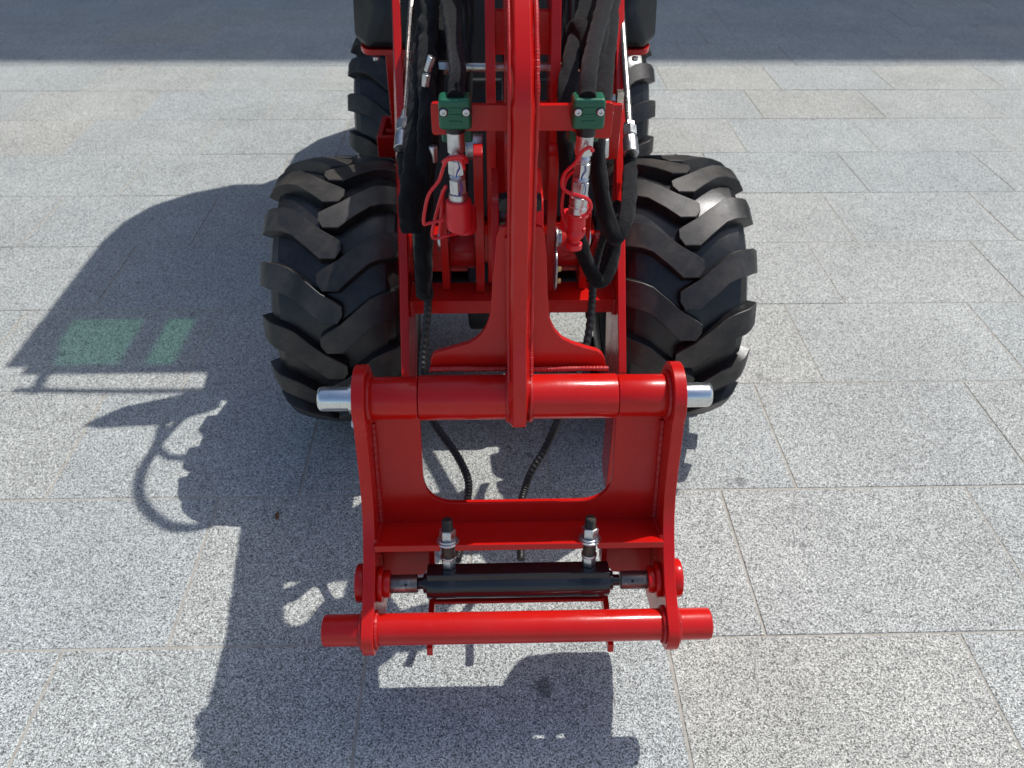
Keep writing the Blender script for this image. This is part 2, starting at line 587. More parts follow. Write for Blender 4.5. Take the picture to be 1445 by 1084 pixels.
# ---- wheels
HALF = [(0, .3005), (.03, .3003), (.06, .2992), (.09, .2965), (.114, .2905), (.130, .278), (.139, .258), (.1405, .232), (.135, .208), (.126, .190), (.115, .176), (.108, .168)]
def prof(a):
    """arc length a from the crown -> (x, r, nx, nr)"""
    sgn = 1 if a >= 0 else -1
    a = abs(a); acc = 0
    for (x0, r0), (x1, r1) in zip(HALF, HALF[1:]):
        L = math.hypot(x1 - x0, r1 - r0)
        if acc + L >= a or (x1, r1) == HALF[-1]:
            t = min(1, (a - acc) / L)
            nx, nr = (r0 - r1) / L, (x1 - x0) / L
            return sgn * (x0 + (x1 - x0) * t), r0 + (r1 - r0) * t, sgn * nx, nr
        acc += L
LUG_START = []
def tyre_bm(detail=2):
    bm = bmesh.new()
    full = [(-x, r) for x, r in reversed(HALF)] + HALF[1:]
    # inner liner closes the ring
    full = full + [(.10, .160), (-.10, .160)]
    N = 96
    rings = []
    for k in range(N):
        an = 2 * PI * k / N
        rings.append([bm.verts.new((x, -math.cos(an) * r, math.sin(an) * r)) for x, r in full])
    M_ = len(full)
    for k in range(N):
        a, b = rings[k], rings[(k + 1) % N]
        for j in range(M_):
            bm.faces.new((a[j], a[(j + 1) % M_], b[(j + 1) % M_], b[j]))
    # mould seam on the crown, and two ribs on each sidewall
    for x0, r0, w, h in ((0, .3005, .0008, .0012), (.1375, .243, .0016, .0020), (-.1375, .243, .0016, .0020), (.128, .196, .002, .003), (-.128, .196, .002, .003)):
        rr = []
        for k in range(N):
            an = 2 * PI * k / N
            q = []
            for dx, dr in ((-w, -.002), (-w, h), (w, h), (w, -.002)):
                if abs(x0) > 0.05:
                    sx = 1 if x0 > 0 else -1
                    X_, R_ = x0 + sx * dr, r0 + dx
                else:
                    X_, R_ = x0 + dx, r0 + dr
                q.append(bm.verts.new((X_, -math.cos(an) * R_, math.sin(an) * R_)))
            rr.append(q)
        for k in range(N):
            a, b = rr[k], rr[(k + 1) % N]
            for j in range(4):
                bm.faces.new((a[j], a[(j + 1) % 4], b[(j + 1) % 4], b[j]))
    for f in bm.faces:
        f.material_index = 0
    # lugs
    bm.faces.index_update(); LUG_START.append(len(bm.faces))
    NL = 15
    A1 = .152
    rg = random.Random(7)
    for side in (-1, 1):
        for k in range(NL):
            base = 2 * PI * (k + (0.5 if side > 0 else 0)) / NL + rg.uniform(-.004, .004)
            cols = []
            samples = [(-.025, .016, .036), (-.014, .000, .044), (.019, .000, .0640), (.048, .0265, .0880), (.080, .0550, .1150), (.098, .0645, .1240), (.116, .0715, .1310), (.132, .0768, .1362), (A1, .0820, .1415)]
            for a, lo, hi in samples:
                x, r, nx, nr = prof(a)
                x *= side
                nx *= side
                h = .0262 - .0045 * max(0, a) / A1
                ch = .0016
                ring = []
                for (e, hh) in ((lo - .0050, -.003), (lo, h - ch), (lo + ch, h), (hi - ch, h), (hi, h - ch), (hi + .0050, -.003)):
                    an = base + e / .315
                    X_ = x + nx * hh; R_ = r + nr * hh
                    ring.append(bm.verts.new((X_, -math.cos(an) * R_, math.sin(an) * R_)))
                cols.append(ring)
            for a, b in zip(cols, cols[1:]):
                for j in range(5):
                    f = bm.faces.new((a[j], a[j + 1], b[j + 1], b[j]))
                    f.material_index = 1 if j in (1, 2, 3) else 0
            f = bm.faces.new(cols[0]); f.material_index = 0
            f = bm.faces.new(cols[-1]); f.material_index = 0
    return bm
def rim_bm():
    bm = bmesh.new()
    lathe(bm, (-.11, 0, 0), (1, 0, 0), [(0, .175), (0.01, .178), (.02, .165), (.20, .165), (.21, .178), (.22, .175), (.215, .160), (.17, .150), (.14, .120), (.13, .06), (.15, .055), (.155, 0)], 48)
    for k in range(5):
        an = 2 * PI * k / 5
        lathe(bm, (.02, math.cos(an) * .08, math.sin(an) * .08), (1, 0, 0), [(0, .012), (.016, .012), (.018, .009)], 6)
    return bm
wheels = []
wheel = link('wheel', tyre_bm(), TYRE, loader, mats=[TYRE, LUG], angle=20)
rim = link('rim', rim_bm(), RED, wheel)
spots = [(CX - .3825, 1.66, -1, 0.06), (CX + .3825, 1.66, 1, 0.20), (CX - .345, 2.76, -1, 0.15), (CX + .345, 2.76, 1, 0.02)]
for i, (x, y, s, rt) in enumerate(spots):
    if i == 0:
        w = wheel
    else:
        w = wheel.copy(); C.objects.link(w)
        w.matrix_parent_inverse = Matrix.Translation(-Vector(loader.location))
        r_ = rim.copy(); C.objects.link(r_); r_.parent = w
    w.location = (x, y, .3268)
    # keep the chevrons pointing down on the front face
    w.rotation_euler = (rt, 0, 0)
    w['label'] = ['left front wheel', 'right front wheel', 'left rear wheel', 'right rear wheel'][i] + ', black chevron tread'

# ---- chassis
chassis = bmesh.new()
FR = [(1.185, .44), (1.295, .575), (1.64, 1.005), (1.90, 1.32)]
for s in (-1, 1):
    poly = [(1.165, .115), (1.185, .44), (1.295, .575), (1.54, .78), (1.84, 1.02), (1.96, 1.18), (2.02, 1.18), (1.95, 1.07), (1.52, .72), (1.43, .50), (1.36, .38), (1.27, .30), (1.25, .115)]
    poly = rounded(poly, {0: .02, 5: .04, 6: .04, 7: .05, 12: .03, 10: .05})
    bm = bmesh.new()
    plate_x(bm, poly, CX + s * .22, CX + s * .2045)
    for v in bm.verts:
        v.co.x += s * max(0, v.co.y - 1.40) * .065
    link('frame_side_plate', bm, RED, loader, 0.0015)
def P_(name, f, m=RED, bev=0.0012, **kw):
    bm = bmesh.new(); f(bm)
    return link(name, bm, m, loader, bev, **kw)
P_('cross_plate', lambda b: (box(b, CX - .2042, CX + .2042, 1.30, 1.37, .502, .532)))
P_('lower_cross_beam', lambda b: (box(b, CX - .2042, CX + .2042, 1.63, 1.76, .40, .50)))
P_('front_axle', lambda b: (cyl(b, (CX - .30, 1.66, .3268), (CX + .30, 1.66, .3268), .055, .004), cyl(b, (CX - .1, 1.66, .33), (CX + .1, 1.66, .33), .10, .01)), BODY)
P_('rear_axle', lambda b: (cyl(b, (CX - .30, 2.76, .3268), (CX + .30, 2.76, .3268), .055, .004), cyl(b, (CX - .1, 2.76, .33), (CX + .1, 2.76, .33), .10, .01)), BODY)
P_('frame_shade_plate', lambda b: plate_x(b, [(1.70, .50), (1.96, .95), (1.97, 1.10), (1.95, 1.10), (1.68, .52)], CX - .2042, CX + .2042), HOSE)  # black stands in for the deep shade between the hoses
# welds where the cross plate meets the side plates
wb = bmesh.new()
for s in (-1, 1):
    weld(wb, [(CX + s * .2035, 1.298, .500), (CX + s * .2035, 1.298, .536)], .005)
    weld(wb, [(CX + s * .2035, 1.30, .534), (CX + s * .2035, 1.365, .534)], .004)
link('weld_bead', wb, RED2, loader)['kind'] = 'stuff'
# lug plates standing on the cross plate
def ear(px, top, lab=None, y0=1.33, bot=.533, th=.0065, depth=.16, off=.02):
    poly = rounded([(y0, bot), (y0, top), (y0 + .03, top + .012), (y0 + depth, top - .10), (y0 + depth, bot)], {1: .01, 2: .02, 3: .05})
    bm = bmesh.new(); plate_x(bm, poly, px - th, px + th)
    return link('lug_plate', bm, RED, loader, 0.0012)
for x, tp in ((-.021, .822), (.116, .824)):
    ear(x, tp, th=.0085)
for x, tp in ((-.090, .70), (.185, .70)):
    ear(x, tp, y0=1.34, th=.0075)
for x, tp in ((-.136, .62), (.222, .60)):
    ear(x, tp, y0=1.42, th=.006, depth=.09)
for a, c in ((-.105, -.012), (.124, .200)):
    P_('lug_pin', lambda b: cyl(b, (a, 1.39, .62), (c, 1.39, .62), .022, .002), ZINC)
for a, c in ((-.082, -.031), (.126, .177)):
    P_('pin_tube', lambda b: cyl(b, (a, 1.40, .60), (c, 1.40, .60), .045, .002), RED2)
# grease nipples and bolt beside the right lug
P_('bolt_head', lambda b: (cyl(b, (.125, 1.335, .652), (.137, 1.335, .652), .016, .002, 6), cyl(b, (.125, 1.335, .652), (.129, 1.335, .652), .021, .001)), ZINC, 0)
for z in (.595, .568):
    P_('grease_nipple', lambda b: cyl(b, (.125, 1.315, z), (.138, 1.315, z), .0055, .001, 8), BRASS, 0)
P_('pin_washer', lambda b: cyl(b, (.1245, 1.33, .59), (.1285, 1.33, .59), .045, .001), ZINC, 0)

# hidden plates added between boom and uprights to cast ground shadow
for x in (.008, .080):
    bm = bmesh.new()
    plate_x(bm, rounded([(1.085, .600), (1.09, .70), (1.15, .82), (1.25, .84), (1.285, .78), (1.25, .66), (1.19, .600)], .03), x - .006, x + .006)
    link('shadow_plate', bm, RED, loader, .001)
bm = bmesh.new(); cyl(bm, (.0145, 1.22, .76), (.0735, 1.22, .76), .018, .001); link('shadow_plate_pin', bm, ZINC, loader)
# tilt linkage uprights behind the boom
for x in (.003, .1175):
    bm = bmesh.new()
    plate_x(bm, rounded([(1.34, .55), (1.345, .80), (1.45, 1.08), (1.60, 1.17), (1.72, 1.17), (1.56, 1.02), (1.44, .80), (1.41, .55)], {2: .08, 3: .04, 4: .04, 6: .05}), x - .0085, x + .0085)
    link('tilt_link_plate', bm, RED, loader, 0.0012)
def web(px0, px1, pts, m=RED):
    bm = bmesh.new(); plate_x(bm, pts, px0, px1); return link('link_web', bm, m, loader, .001)
web(.012, .109, [(1.47, 1.025), (1.46, .955), (1.475, .950), (1.49, 1.025)])
web(.012, .109, [(1.44, .875), (1.40, .70), (1.415, .70), (1.455, .875)])
bm = bmesh.new()
cyl(bm, (-.085, 1.47, .930), (.205, 1.47, .930), .0085, .001, 16)
cyl(bm, (-.092, 1.47, .930), (-.068, 1.47, .930), .0125, .002, 6)
cyl(bm, (.185, 1.47, .930), (.208, 1.47, .930), .0125, .002, 6)
link('cross_pipe', bm, PIPE, loader)
for p0_, p1_, rr, sg in (((-.065, 1.42, .81), (-.046, 1.42, .81), .008, 12), ((-.045, 1.42, .80), (-.012, 1.42, .80), .024, 20), ((.135, 1.42, .80), (.165, 1.42, .80), .012, 6)):
    bm = bmesh.new(); cyl(bm, p0_, p1_, rr, .002, sg)
    link('hose_union', bm, ZINC, loader)
# tilt cylinder between the uprights
bm = bmesh.new()
cyl(bm, (.050, 1.40, .60), (.052, 1.52, .95), .028, .003, 24)
cyl(bm, (.052, 1.52, .95), (.053, 1.62, 1.15), .014, .002, 16)
link('tilt_cylinder', bm, BLK, loader)

# ---- boom
BF = [(.950, .512), (.926, .535), (.920, .575), (.932, .618), (.962, .665), (.976, .72), (.984, .80), (.983, .92), (.980, 1.03), (1.010, 1.085), (1.070, 1.140), (1.14, 1.180), (1.26, 1.200), (1.60, 1.205), (1.96, 1.205)]
BK = [(1.96, 1.105), (1.62, 1.10), (1.46, 1.085), (1.37, 1.05), (1.32, .98), (1.30, .90), (1.285, .80), (1.24, .70), (1.13, .62), (1.012, .585), (.985, .515)]
bm = bmesh.new()
def ribbon(front, back, hw, chx, chd):
    """boom section: front face narrowed by chamfers"""
    n = len(front)
    fr = []
    for i, (y, z) in enumerate(front):
        a = Vector(front[max(0, i - 1)]); b = Vector(front[min(n - 1, i + 1)])
        tg = (b - a).normalized(); nn = Vector((tg.y, -tg.x))      # into the boom
        fr.append((Vector((y, z)), nn))
    L0 = [bm.verts.new((CX - hw + chx, p.x, p.y)) for p, nn in fr]
    L1 = [bm.verts.new((CX + hw - chx, p.x, p.y)) for p, nn in fr]
    L2 = [bm.verts.new((CX - hw, (p + nn * chd).x, (p + nn * chd).y)) for p, nn in fr]
    L3 = [bm.verts.new((CX + hw, (p + nn * chd * 2.1).x, (p + nn * chd * 2.1).y)) for p, nn in fr]
    B0 = [bm.verts.new((CX - hw, y, z)) for y, z in back]
    B1 = [bm.verts.new((CX + hw, y, z)) for y, z in back]
    for i in range(n - 1):
        bm.faces.new((L0[i], L1[i], L1[i + 1], L0[i + 1]))
        bm.faces.new((L2[i], L0[i], L0[i + 1], L2[i + 1]))
        bm.faces.new((L1[i], L3[i], L3[i + 1], L1[i + 1]))
    for i in range(len(back) - 1):
        bm.faces.new((B0[i], B1[i], B1[i + 1], B0[i + 1]))
    bm.faces.new((L2[-1], L3[-1], B1[0], B0[0])); bm.faces.new((L0[-1], L1[-1], L3[-1], L2[-1]))
    bm.faces.new((L2[0], L3[0], B1[-1], B0[-1])); bm.faces.new((L0[0], L1[0], L3[0], L2[0]))
    bm.faces.new(L2 + B0); bm.faces.new(L3 + B1)
ribbon(BF, BK, .0185, .0085, .011)
boom = link('boom', bm, RED, loader, 0.001)
wb = bmesh.new()
weld(wb, [(CX + .0182, y + .021, z) for y, z in BF[3:12]], .0036)
weld(wb, [(CX - .0175, y + .0075, z) for y, z in BF[3:12]], .0022)
link('weld_bead', wb, RED2, boom)['kind'] = 'stuff'
boom.scale = (.985,) * 3; boom.location = (0, 0, .0209)
# spreader gusset, a cross plate standing on the pivot tube
GA, GB = (1.008, .598), (1.040, .85)
gpts = [(-0.101, 1.007, 0.594), (-0.1, 1.009, 0.61), (-0.096, 1.011, 0.619), (-0.087, 1.011, 0.624), (-0.064, 1.012, 0.631), (-0.038, 1.013, 0.639), (-0.025, 1.014, 0.647), (-0.016, 1.015, 0.656), (-0.009, 1.017, 0.667), (-0.004, 1.019, 0.681), (-0.001, 1.02, 0.696), (0.002, 1.026, 0.743), (0.006, 1.032, 0.785), (0.009, 1.036, 0.821), (0.012, 1.037, 0.829), (0.017, 1.038, 0.835), (0.024, 1.038, 0.836), (0.061, 1.038, 0.835), (0.072, 1.038, 0.835), (0.078, 1.038, 0.832), (0.081, 1.037, 0.824), (0.085, 1.032, 0.785), (0.088, 1.025, 0.73), (0.092, 1.019, 0.685), (0.096, 1.018, 0.674), (0.102, 1.016, 0.661), (0.114, 1.014, 0.647), (0.13, 1.013, 0.638), (0.153, 1.012, 0.629), (0.173, 1.011, 0.623), (0.181, 1.01, 0.617), (0.186, 1.009, 0.608), (0.189, 1.007, 0.593)]
bm = bmesh.new()
plate_v(bm, gpts, (0, .012, -.0015))
link('spreader_gusset', bm, RED, boom, 0.0015)
# dark blocks behind the boom, standing for shaded notches above the gusset
bm = bmesh.new()
for x in [0.025, 0.064]:
    cyl(bm, (x, 1.052, .862), (x, 1.075, .862), .0125, .002, 20)
    box(bm, x - .012, x + .012, 1.056, 1.075, .852, .872)
link('notch_shade_block', bm, HOSE, boom)

# ---- quick hitch; frame: a = towards the viewer, b = up along the hitch
OY, OZ = .969, .563
def hp(a, b):
    return (OY - .965 * a + .26 * b, OZ + .26 * a + .965 * b)
def hv(x, a, b):
    y, z = hp(a, b); return Vector((CX + x, y, z))
def ring3(pts, x):
    return [(CX + x, y, z) for y, z in pts]
# back plate with the window
out = [(-.2445, -.030), (-.1645, -.030), (-.1645, -.211), (.1645, -.211), (.1645, -.030), (.2445, -.030), (.2445, -.256), (-.2445, -.256)]
out = rounded(out, {2: .058, 3: .058}, 10)
bm = bmesh.new()
n_back = (0, .965 * .012, -.26 * .012)
plate_v(bm, [hv(x, -.010, b) for x, b in out], n_back)
hitch = link('quick_hitch', bm, RED, loader, 0.0012)
hitch.scale = (.985,) * 3; hitch.location = (0, 0, .0209)
hitch['label'] = 'red welded hitch frame with rounded window, pins and locking cylinder'
# side plates
prof_side = [(.957, .620), (.9135, .575), (.914, .535), (.903, .493), (.886, .415), (.850, .349), (.793, .290), (.742, .2475), (.708, .225), (.712, .195), (.735, .185), (.84, .150), (.900, .140), (.932, .155), (.945, .200), (1.000, .330), (1.052, .480), (1.050, .530), (1.022, .600), (.985, .622)]
def circ(cy, cz, r, a0, a1, n):
    return [(cy + r * math.cos(R(a0 + (a1 - a0) * i / n)), cz + r * math.sin(R(a0 + (a1 - a0) * i / n))) for i in range(n + 1)]
sp_ = circ(.969, .563, .056, 30, 195, 12) + [(.9085, .520), (.903, .493), (.896, .455), (.886, .415), (.871, .380), (.850, .349), (.822, .317), (.793, .290), (.757, .270)] \
    + circ(.757, .228, .041, 135, 268, 10) + [(.84, .150), (.890, .141), (.915, .143), (.930, .155), (.938, .175), (.955, .220), (1.000, .330), (1.045, .460), (1.050, .500), (1.040, .545)]
for s in (-1, 1):
    bm = bmesh.new()
    plate_x(bm, sp_, CX + s * .2445, CX + s * .2645)
    link('hitch_side_plate', bm, RED, hitch, 0.0018)
# shelf with two notches
def shelf_pt(x, a, dz=0):
    b = -.249 + (a + .010) * .093
    return hv(x, a, b) + Vector((0, .26, .965)) * dz
e = []
e += [(-.2442, -.0102), (-.2442, .0705)]
for cx in (-.1215, .120):
    e += [(cx - .0125, .0705)] + [(cx - .0125 * math.cos(R(t)), .056 - .0125 * math.sin(R(t))) for t in range(0, 181, 30)] + [(cx + .0125, .0705)]
e += [(.2442, .0705), (.2442, -.0102)]
bm = bmesh.new()
plate_v(bm, [shelf_pt(x, a) for x, a in e], Vector((0, -.26, -.965)) * .012)
link('hitch_shelf', bm, RED, hitch, 0.001)
# lower rear brackets
for s in (-1, 1):
    bm = bmesh.new()
    plate_v(bm, [hv(s * x, -.010, b) for x, b in ((.244, -.2615), (.150, -.2615), (.150, -.335), (.175, -.365), (.244, -.375))], n_back)
    link('lower_bracket', bm, RED, hitch, 0.001)
    # hook legs under the cylinder
    bm = bmesh.new()
    pts = [hp(a, b) for a, b in rounded([(-.010, -.2615), (-.015, -.335), (.02, -.398), (.095, -.428), (.128, -.428), (.128, -.412), (.085, -.392), (.035, -.374), (.008, -.33), (.008, -.2615)], {2: .02, 7: .02})]
    plate_x(bm, pts, CX + s * .150, CX + s * .160)
    link('hook_leg', bm, RED, hitch, 0.001)
bm = bmesh.new()
plate_v(bm, [hv(x, a, -.3645) for x, a in ((-.149, .030), (.149, .030), (.149, .066), (-.149, .066))], Vector((0, -.26, -.965)) * .006)
link('saddle_plate', bm, RED, hitch, 0.001)
# lower tube
bm = bmesh.new()
ly, lz = hp(.1175, -.378)
cyl(bm, (CX - .333, ly, lz), (CX + .3245, ly, lz), .0265, .004, 48)
link('lower_tube', bm, RED, hitch)
# upper tube pieces
bm = bmesh.new()
for a, b in ((-.2443, -.1635), (.1610, .2443)):
    cyl(bm, (CX + a, OY, OZ), (CX + b, OY, OZ), .0352, .001, 48)
link('pivot_bush', bm, RED, hitch)
bm = bmesh.new()
cyl(bm, (CX - .1620, OY, OZ), (CX + .1595, OY, OZ), .0368, .0012, 48)
link('pivot_tube', bm, RED, boom)
bm = bmesh.new()
lathe(bm, (CX - .3255, OY, OZ), (1, 0, 0), [(0, .0165), (.0025, .0192), (.006, .0205), (.0500, .0205), (.0505, .0245), (.0609, .0245), (.0609, .018), (.5870, .018), (.5870, .0245), (.5960, .0245), (.5965, .0205), (.6355, .0205), (.639, .0192), (.6415, .0165)], 48)
link('pivot_pin', bm, BRUSH, hitch)
bm = bmesh.new()
for s in (-1, 1):
    cyl(bm, (CX + s * .2648, .955, .522), (CX + s * .275, .955, .522), .0095, .001, 6)
link('pin_lock_bolt', bm, ZINC, hitch)
# locking cylinder
CB, CA = -.327, .0620
def hcyl(bm, x0, x1, r, a=CA, b=CB, ch=.001, seg=32):
    cyl(bm, hv(x0, a, b), hv(x1, a, b), r, ch, seg)
bm = bmesh.new()
hcyl(bm, -.160, .156, .0262, ch=.003)
hcyl(bm, -.166, .162, .0170)
hcyl(bm, -.178, .174, .0100)
hcyl(bm, -.155, -.110, .0268); hcyl(bm, .105, .151, .0268); hcyl(bm, -.075, .080, .0265)
locky = link('locking_cylinder', bm, BLK, hitch)
bm = bmesh.new()
plate_v(bm, [hv(x, a, CB + .030) for x, a in ((-.159, CA - .016), (.155, CA - .016), (.155, CA + .018), (-.159, CA + .018))], Vector((0, -.26, -.965)) * .030)
bb = link('port_block', bm, BLK, hitch, 0.002)
for s in (-1, 1):
    bm = bmesh.new()
    hcyl(bm, s * .176, s * .2230, .0158, ch=.0015)
    link('locking_pin', bm, STEEL, hitch)
    bm = bmesh.new()
    hcyl(bm, s * .2225, s * .2345, .0235, ch=.002)
    hcyl(bm, s * .2345, s * .2443, .0310, ch=.003)
    hcyl(bm, s * .2647, s * .2815, .0335, ch=.003, a=CA - .004)
    link('pin_boss', bm, RED, hitch)
    bm = bmesh.new()
    q = hv(s * .195, CA + .0135, CB + .008)
    nn = (q - hv(s * .195, CA, CB)).normalized()
    cyl(bm, q - nn * .001, q + nn * .0006, .0025, 0, 12)
    link('drill_hole_disc', bm, HOSE, hitch)  # dark disc drawn for the shade inside a hole
# hydraulic unions through the shelf notches
for x in (-.1215, .120):
    ub = Vector((0, .26, .965)).normalized()
    def L(b): return hv(x, .056, b)
    for nm, b0_, b1_, rr, chh, sg, ro in (('hex_nut', -.2965, -.2775, .0122, .0015, 6, .3), ('washer', -.2774, -.2725, .0135, .001, 24, 0), ('washer', -.2455, -.2411, .0198, .0018, 28, 0), ('washer', -.2410, -.2373, .0172, .0015, 28, 0), ('hex_nut', -.2372, -.2190, .0142, .0022, 6, .2 + x)):
        bm = bmesh.new(); cyl(bm, L(b0_), L(b1_), rr, chh, sg, ro)
        link(nm, bm, ZINC, hitch, angle=25)
    bm = bmesh.new()
    cyl(bm, L(-.2725), L(-.2455), .0115, 0, 20)
    pr = []
    b0 = -.219
    for k in range(9):
        pr += [(k * .0020, .0095), (k * .0020 + .0010, .0084)]
    lathe(bm, L(b0), ub, pr + [(.0182, .0090), (.0200, .0074)], 20)
    link('union_thread', bm, RUST, hitch)
# welds of the hitch
wb = bmesh.new()
for s in (-1, 1):
    weld(wb, [hv(s * .2435, -.009, b) for b in (-.05, -.10, -.16, -.22, -.246)], .0058)
    weld(wb, [shelf_pt(s * .2435, a, .001) for a in (-.008, .012, .035, .060)], .0052)
    for rr, cy, cz, x in ((.037, OY, OZ, .2430), (.028, ly, lz, .2430), (.028, ly, lz, .2662)):
        weld(wb, [(CX + s * x, cy + rr * math.cos(R(t)), cz + rr * math.sin(R(t))) for t in range(0, 361, 30)], .0046)
weld(wb, [(CX + x, OY - .0005, OZ - .0368) for x in (-.24, -.20, -.167)], .003)
weld(wb, [(CX + x, OY - .0005, OZ - .0368) for x in (.167, .20, .24)], .003)
link('weld_bead', wb, RED2, hitch)['kind'] = 'stuff'
wb = bmesh.new()
weld(wb, [(-0.102, 0.999, 0.598), (-0.063, 0.999, 0.599), (-0.016, 0.999, 0.598), (0.024, 0.999, 0.598)], .0042)
weld(wb, [(0.062, 0.998, 0.597), (0.1, 0.998, 0.597), (0.146, 0.999, 0.597), (0.191, 0.998, 0.597)], .0042)
for s in (-1, 1):
    weld(wb, [(CX + s * .0185, OY + .0385 * math.cos(R(t)), OZ + .0385 * math.sin(R(t))) for t in range(40, 271, 23)], .0036)
weld(wb, [(0.024, 1.031, 0.822), (0.025, 1.022, 0.747), (0.026, 1.013, 0.674), (0.028, 1.004, 0.602)], .003)
weld(wb, [(0.061, 1.031, 0.822), (0.061, 1.022, 0.747), (0.061, 1.013, 0.674), (0.063, 1.004, 0.602)], .003)
link('weld_bead', wb, RED2, boom)['kind'] = 'stuff'

# ---- cross bar that carries the couplers
bar = bmesh.new()
yb = 1.085
x0, x1, z0, z1 = -.084, .168, .962, .999
pts = rounded([(-.125 + .0435, z0 - .006), (-.125 + .0435, z1 + .003), (-.06, z1 + .002), (-.05, z1), (.135, z1), (.145, z1 + .003), (.175, z1 + .003), (.175, z0 - .012), (.140, z0 - .010), (.118, z0), (-.034, z0), (-.046, z0 - .004)], {0: .006, 1: .006, 6: .006, 7: .008})
plate_v(bar, [(x, yb, z) for x, z in pts], (0, .010, 0))
carrier = link('coupler_bar', bar, RED, loader, 0.001)
P_('link_bracket', lambda b: box(b, .165, .235, 1.36, 1.372, .80, .90))
for px, dx in ((-.0465, 0), (.1365, 0)):
    # two halves of the green clamp, front and back of the bar
    bm = bmesh.new()
    box(bm, px - .0225, px + .0225, yb - .034, yb - .0005, .976, 1.019)
    for k in (-1, 1):
        pass
    cl = link('hose_clamp', bm, GREEN, carrier, 0.0055, seg=4)
    cl['label'] = 'green plastic pipe clamp with two socket screws'
    bm = bmesh.new()
    box(bm, px - .0225, px + .0225, yb + .011, yb + .040, .940, .985)
    link('hose_clamp_back_half', bm, GREEN, carrier, 0.004, seg=3)
for px in (-.0465, .1365):
    for k in (-1, 1):
        bm = bmesh.new()
        c0 = Vector((px + k * .0155, yb - .0335, 1.002)); ax = Vector((0, -1, 0))
        lathe(bm, c0, ax, [(-.002, .0066), (.0008, .0066), (.0008, .0066)], 24)
        link('recess_disc', bm, HOSE, carrier)  # dark disc in place of a shaded recess round the screw
        bm = bmesh.new()
        lathe(bm, c0, ax, [(0, .0050), (.0032, .0050), (.0038, .0042), (.0038, .0024), (.0012, .0022), (.0012, 0)], 24)
        link('socket_screw', bm, ZINC, carrier)
    bm = bmesh.new()
    for k in range(3):
        box(bm, px - .009, px + .009, yb - .0352, yb - .033, .986 + k * .009, .990 + k * .009)
    link('clamp_rib', bm, GREEN, carrier, .0008)

# ---- quick couplers hanging under the clamps
def coupler(tx, ty, tz, bx, by, bz, name, big):
    a = Vector((tx, ty, tz)); b = Vector((bx, by, bz)); d = (b - a).normalized(); Lg = (b - a).length
    bm = bmesh.new()
    cyl(bm, a - d * .012, a + d * .006, .0140, .001, 24)
    link('coupler_collar', bm, HOSE, carrier)
    bm = bmesh.new()
    lathe(bm, a + d * .004, d, [(0, .0110), (.001, .0122), (.030, .0122), (.031, .0108), (.0315, .0090)], 32)
    f = Lg
    lathe(bm, a + d * .036, d, [(0, .0090), (.004, .0112), (.008, .0095), (.010, .0100)], 24)
    m = link(name, bm, ZINC, carrier)
    bm = bmesh.new()
    lathe(bm, a + d * .045, d, [(0, .0110), (.001, .0128), (.021, .0128), (.022, .0112)], 6, .25)
    lathe(bm, a + d * .067, d, [(0, .0105), (.003, .0122), (.007, .0102)], 24)
    lathe(bm, a + d * .074, d, [(0, .0118), (.001, .0132), (.021, .0132), (.022, .0118)], 6, .55)
    lathe(bm, a + d * .096, d, [(0, .0125), (.001, .0140), (.012, .0140), (.013, .0128), (.016, .0128), (.017, .0140), (.030, .0140), (.031, .0125)], 32)
    link('hex_fitting', bm, ZINC, carrier, angle=25)
    # marker line over the joints
    bm = bmesh.new()
    side = Vector((1, 0, 0)); fr = side.cross(d).normalized()
    if fr.y > 0: fr = -fr
    pts = []
    for k, (s_, w) in enumerate(((.047, .003), (.054, .0045), (.060, .001), (.067, -.001))):
        pts.append(a + d * s_ + fr * .0124 + side * w)
    tube(bm, pts, .0007, 20, 6)
    pts = []
    for k, (s_, w) in enumerate(((.073, .004), (.080, .0065), (.088, .006), (.095, .002), (.103, .001))):
        pts.append(a + d * s_ + fr * .0128 + side * w)
    tube(bm, pts, .0007, 24, 6)
    link('marker_line', bm, INK, carrier)
    return a, d
aL, dL = coupler(-.0475, 1.066, .975, -.0465, 1.060, .83, 'left_coupler'.replace('left_', 'quick_'), True)
aR, dR = coupler(.1355, 1.066, .970, .1300, 1.060, .83, 'quick_coupler', False)
# left: big red dust cap, with its second cap behind it
bm = bmesh.new()
lathe(bm, aL + dL * .106, dL, [(0, .0165), (.002, .0188), (.036, .0200), (.046, .0188), (.051, .0140), (.052, 0)], 32)
cap = link('dust_cap', bm, CAP, carrier)
bm = bmesh.new()
q = aL + dL * .135 + Vector((.007, .035, .0))
lathe(bm, q, dL + Vector((.0, .0, 0)), [(0, .0150), (.002, .0180), (.034, .0186), (.041, .0172), (.042, .0)], 32)
link('dust_cap', bm, CAP, carrier)
bm = bmesh.new()
lathe(bm, aR + dR * .122, dR, [(0, .0130), (.002, .0172), (.006, .0172), (.009, .0135), (.020, .0145), (.026, .0125), (.034, .0150), (.040, .0130), (.045, .0085), (.050, .0080), (.052, .0125), (.060, .0125), (.063, .0080)], 28)
link('dust_plug', bm, CAP, carrier)
bm = bmesh.new()
q = aR + dR * .128 + Vector((-.010, .014, 0))
lathe(bm, q, dR, [(0, .010), (.002, .0125), (.030, .0125), (.032, .010)], 24)
link('dust_plug', bm, CAP, carrier)
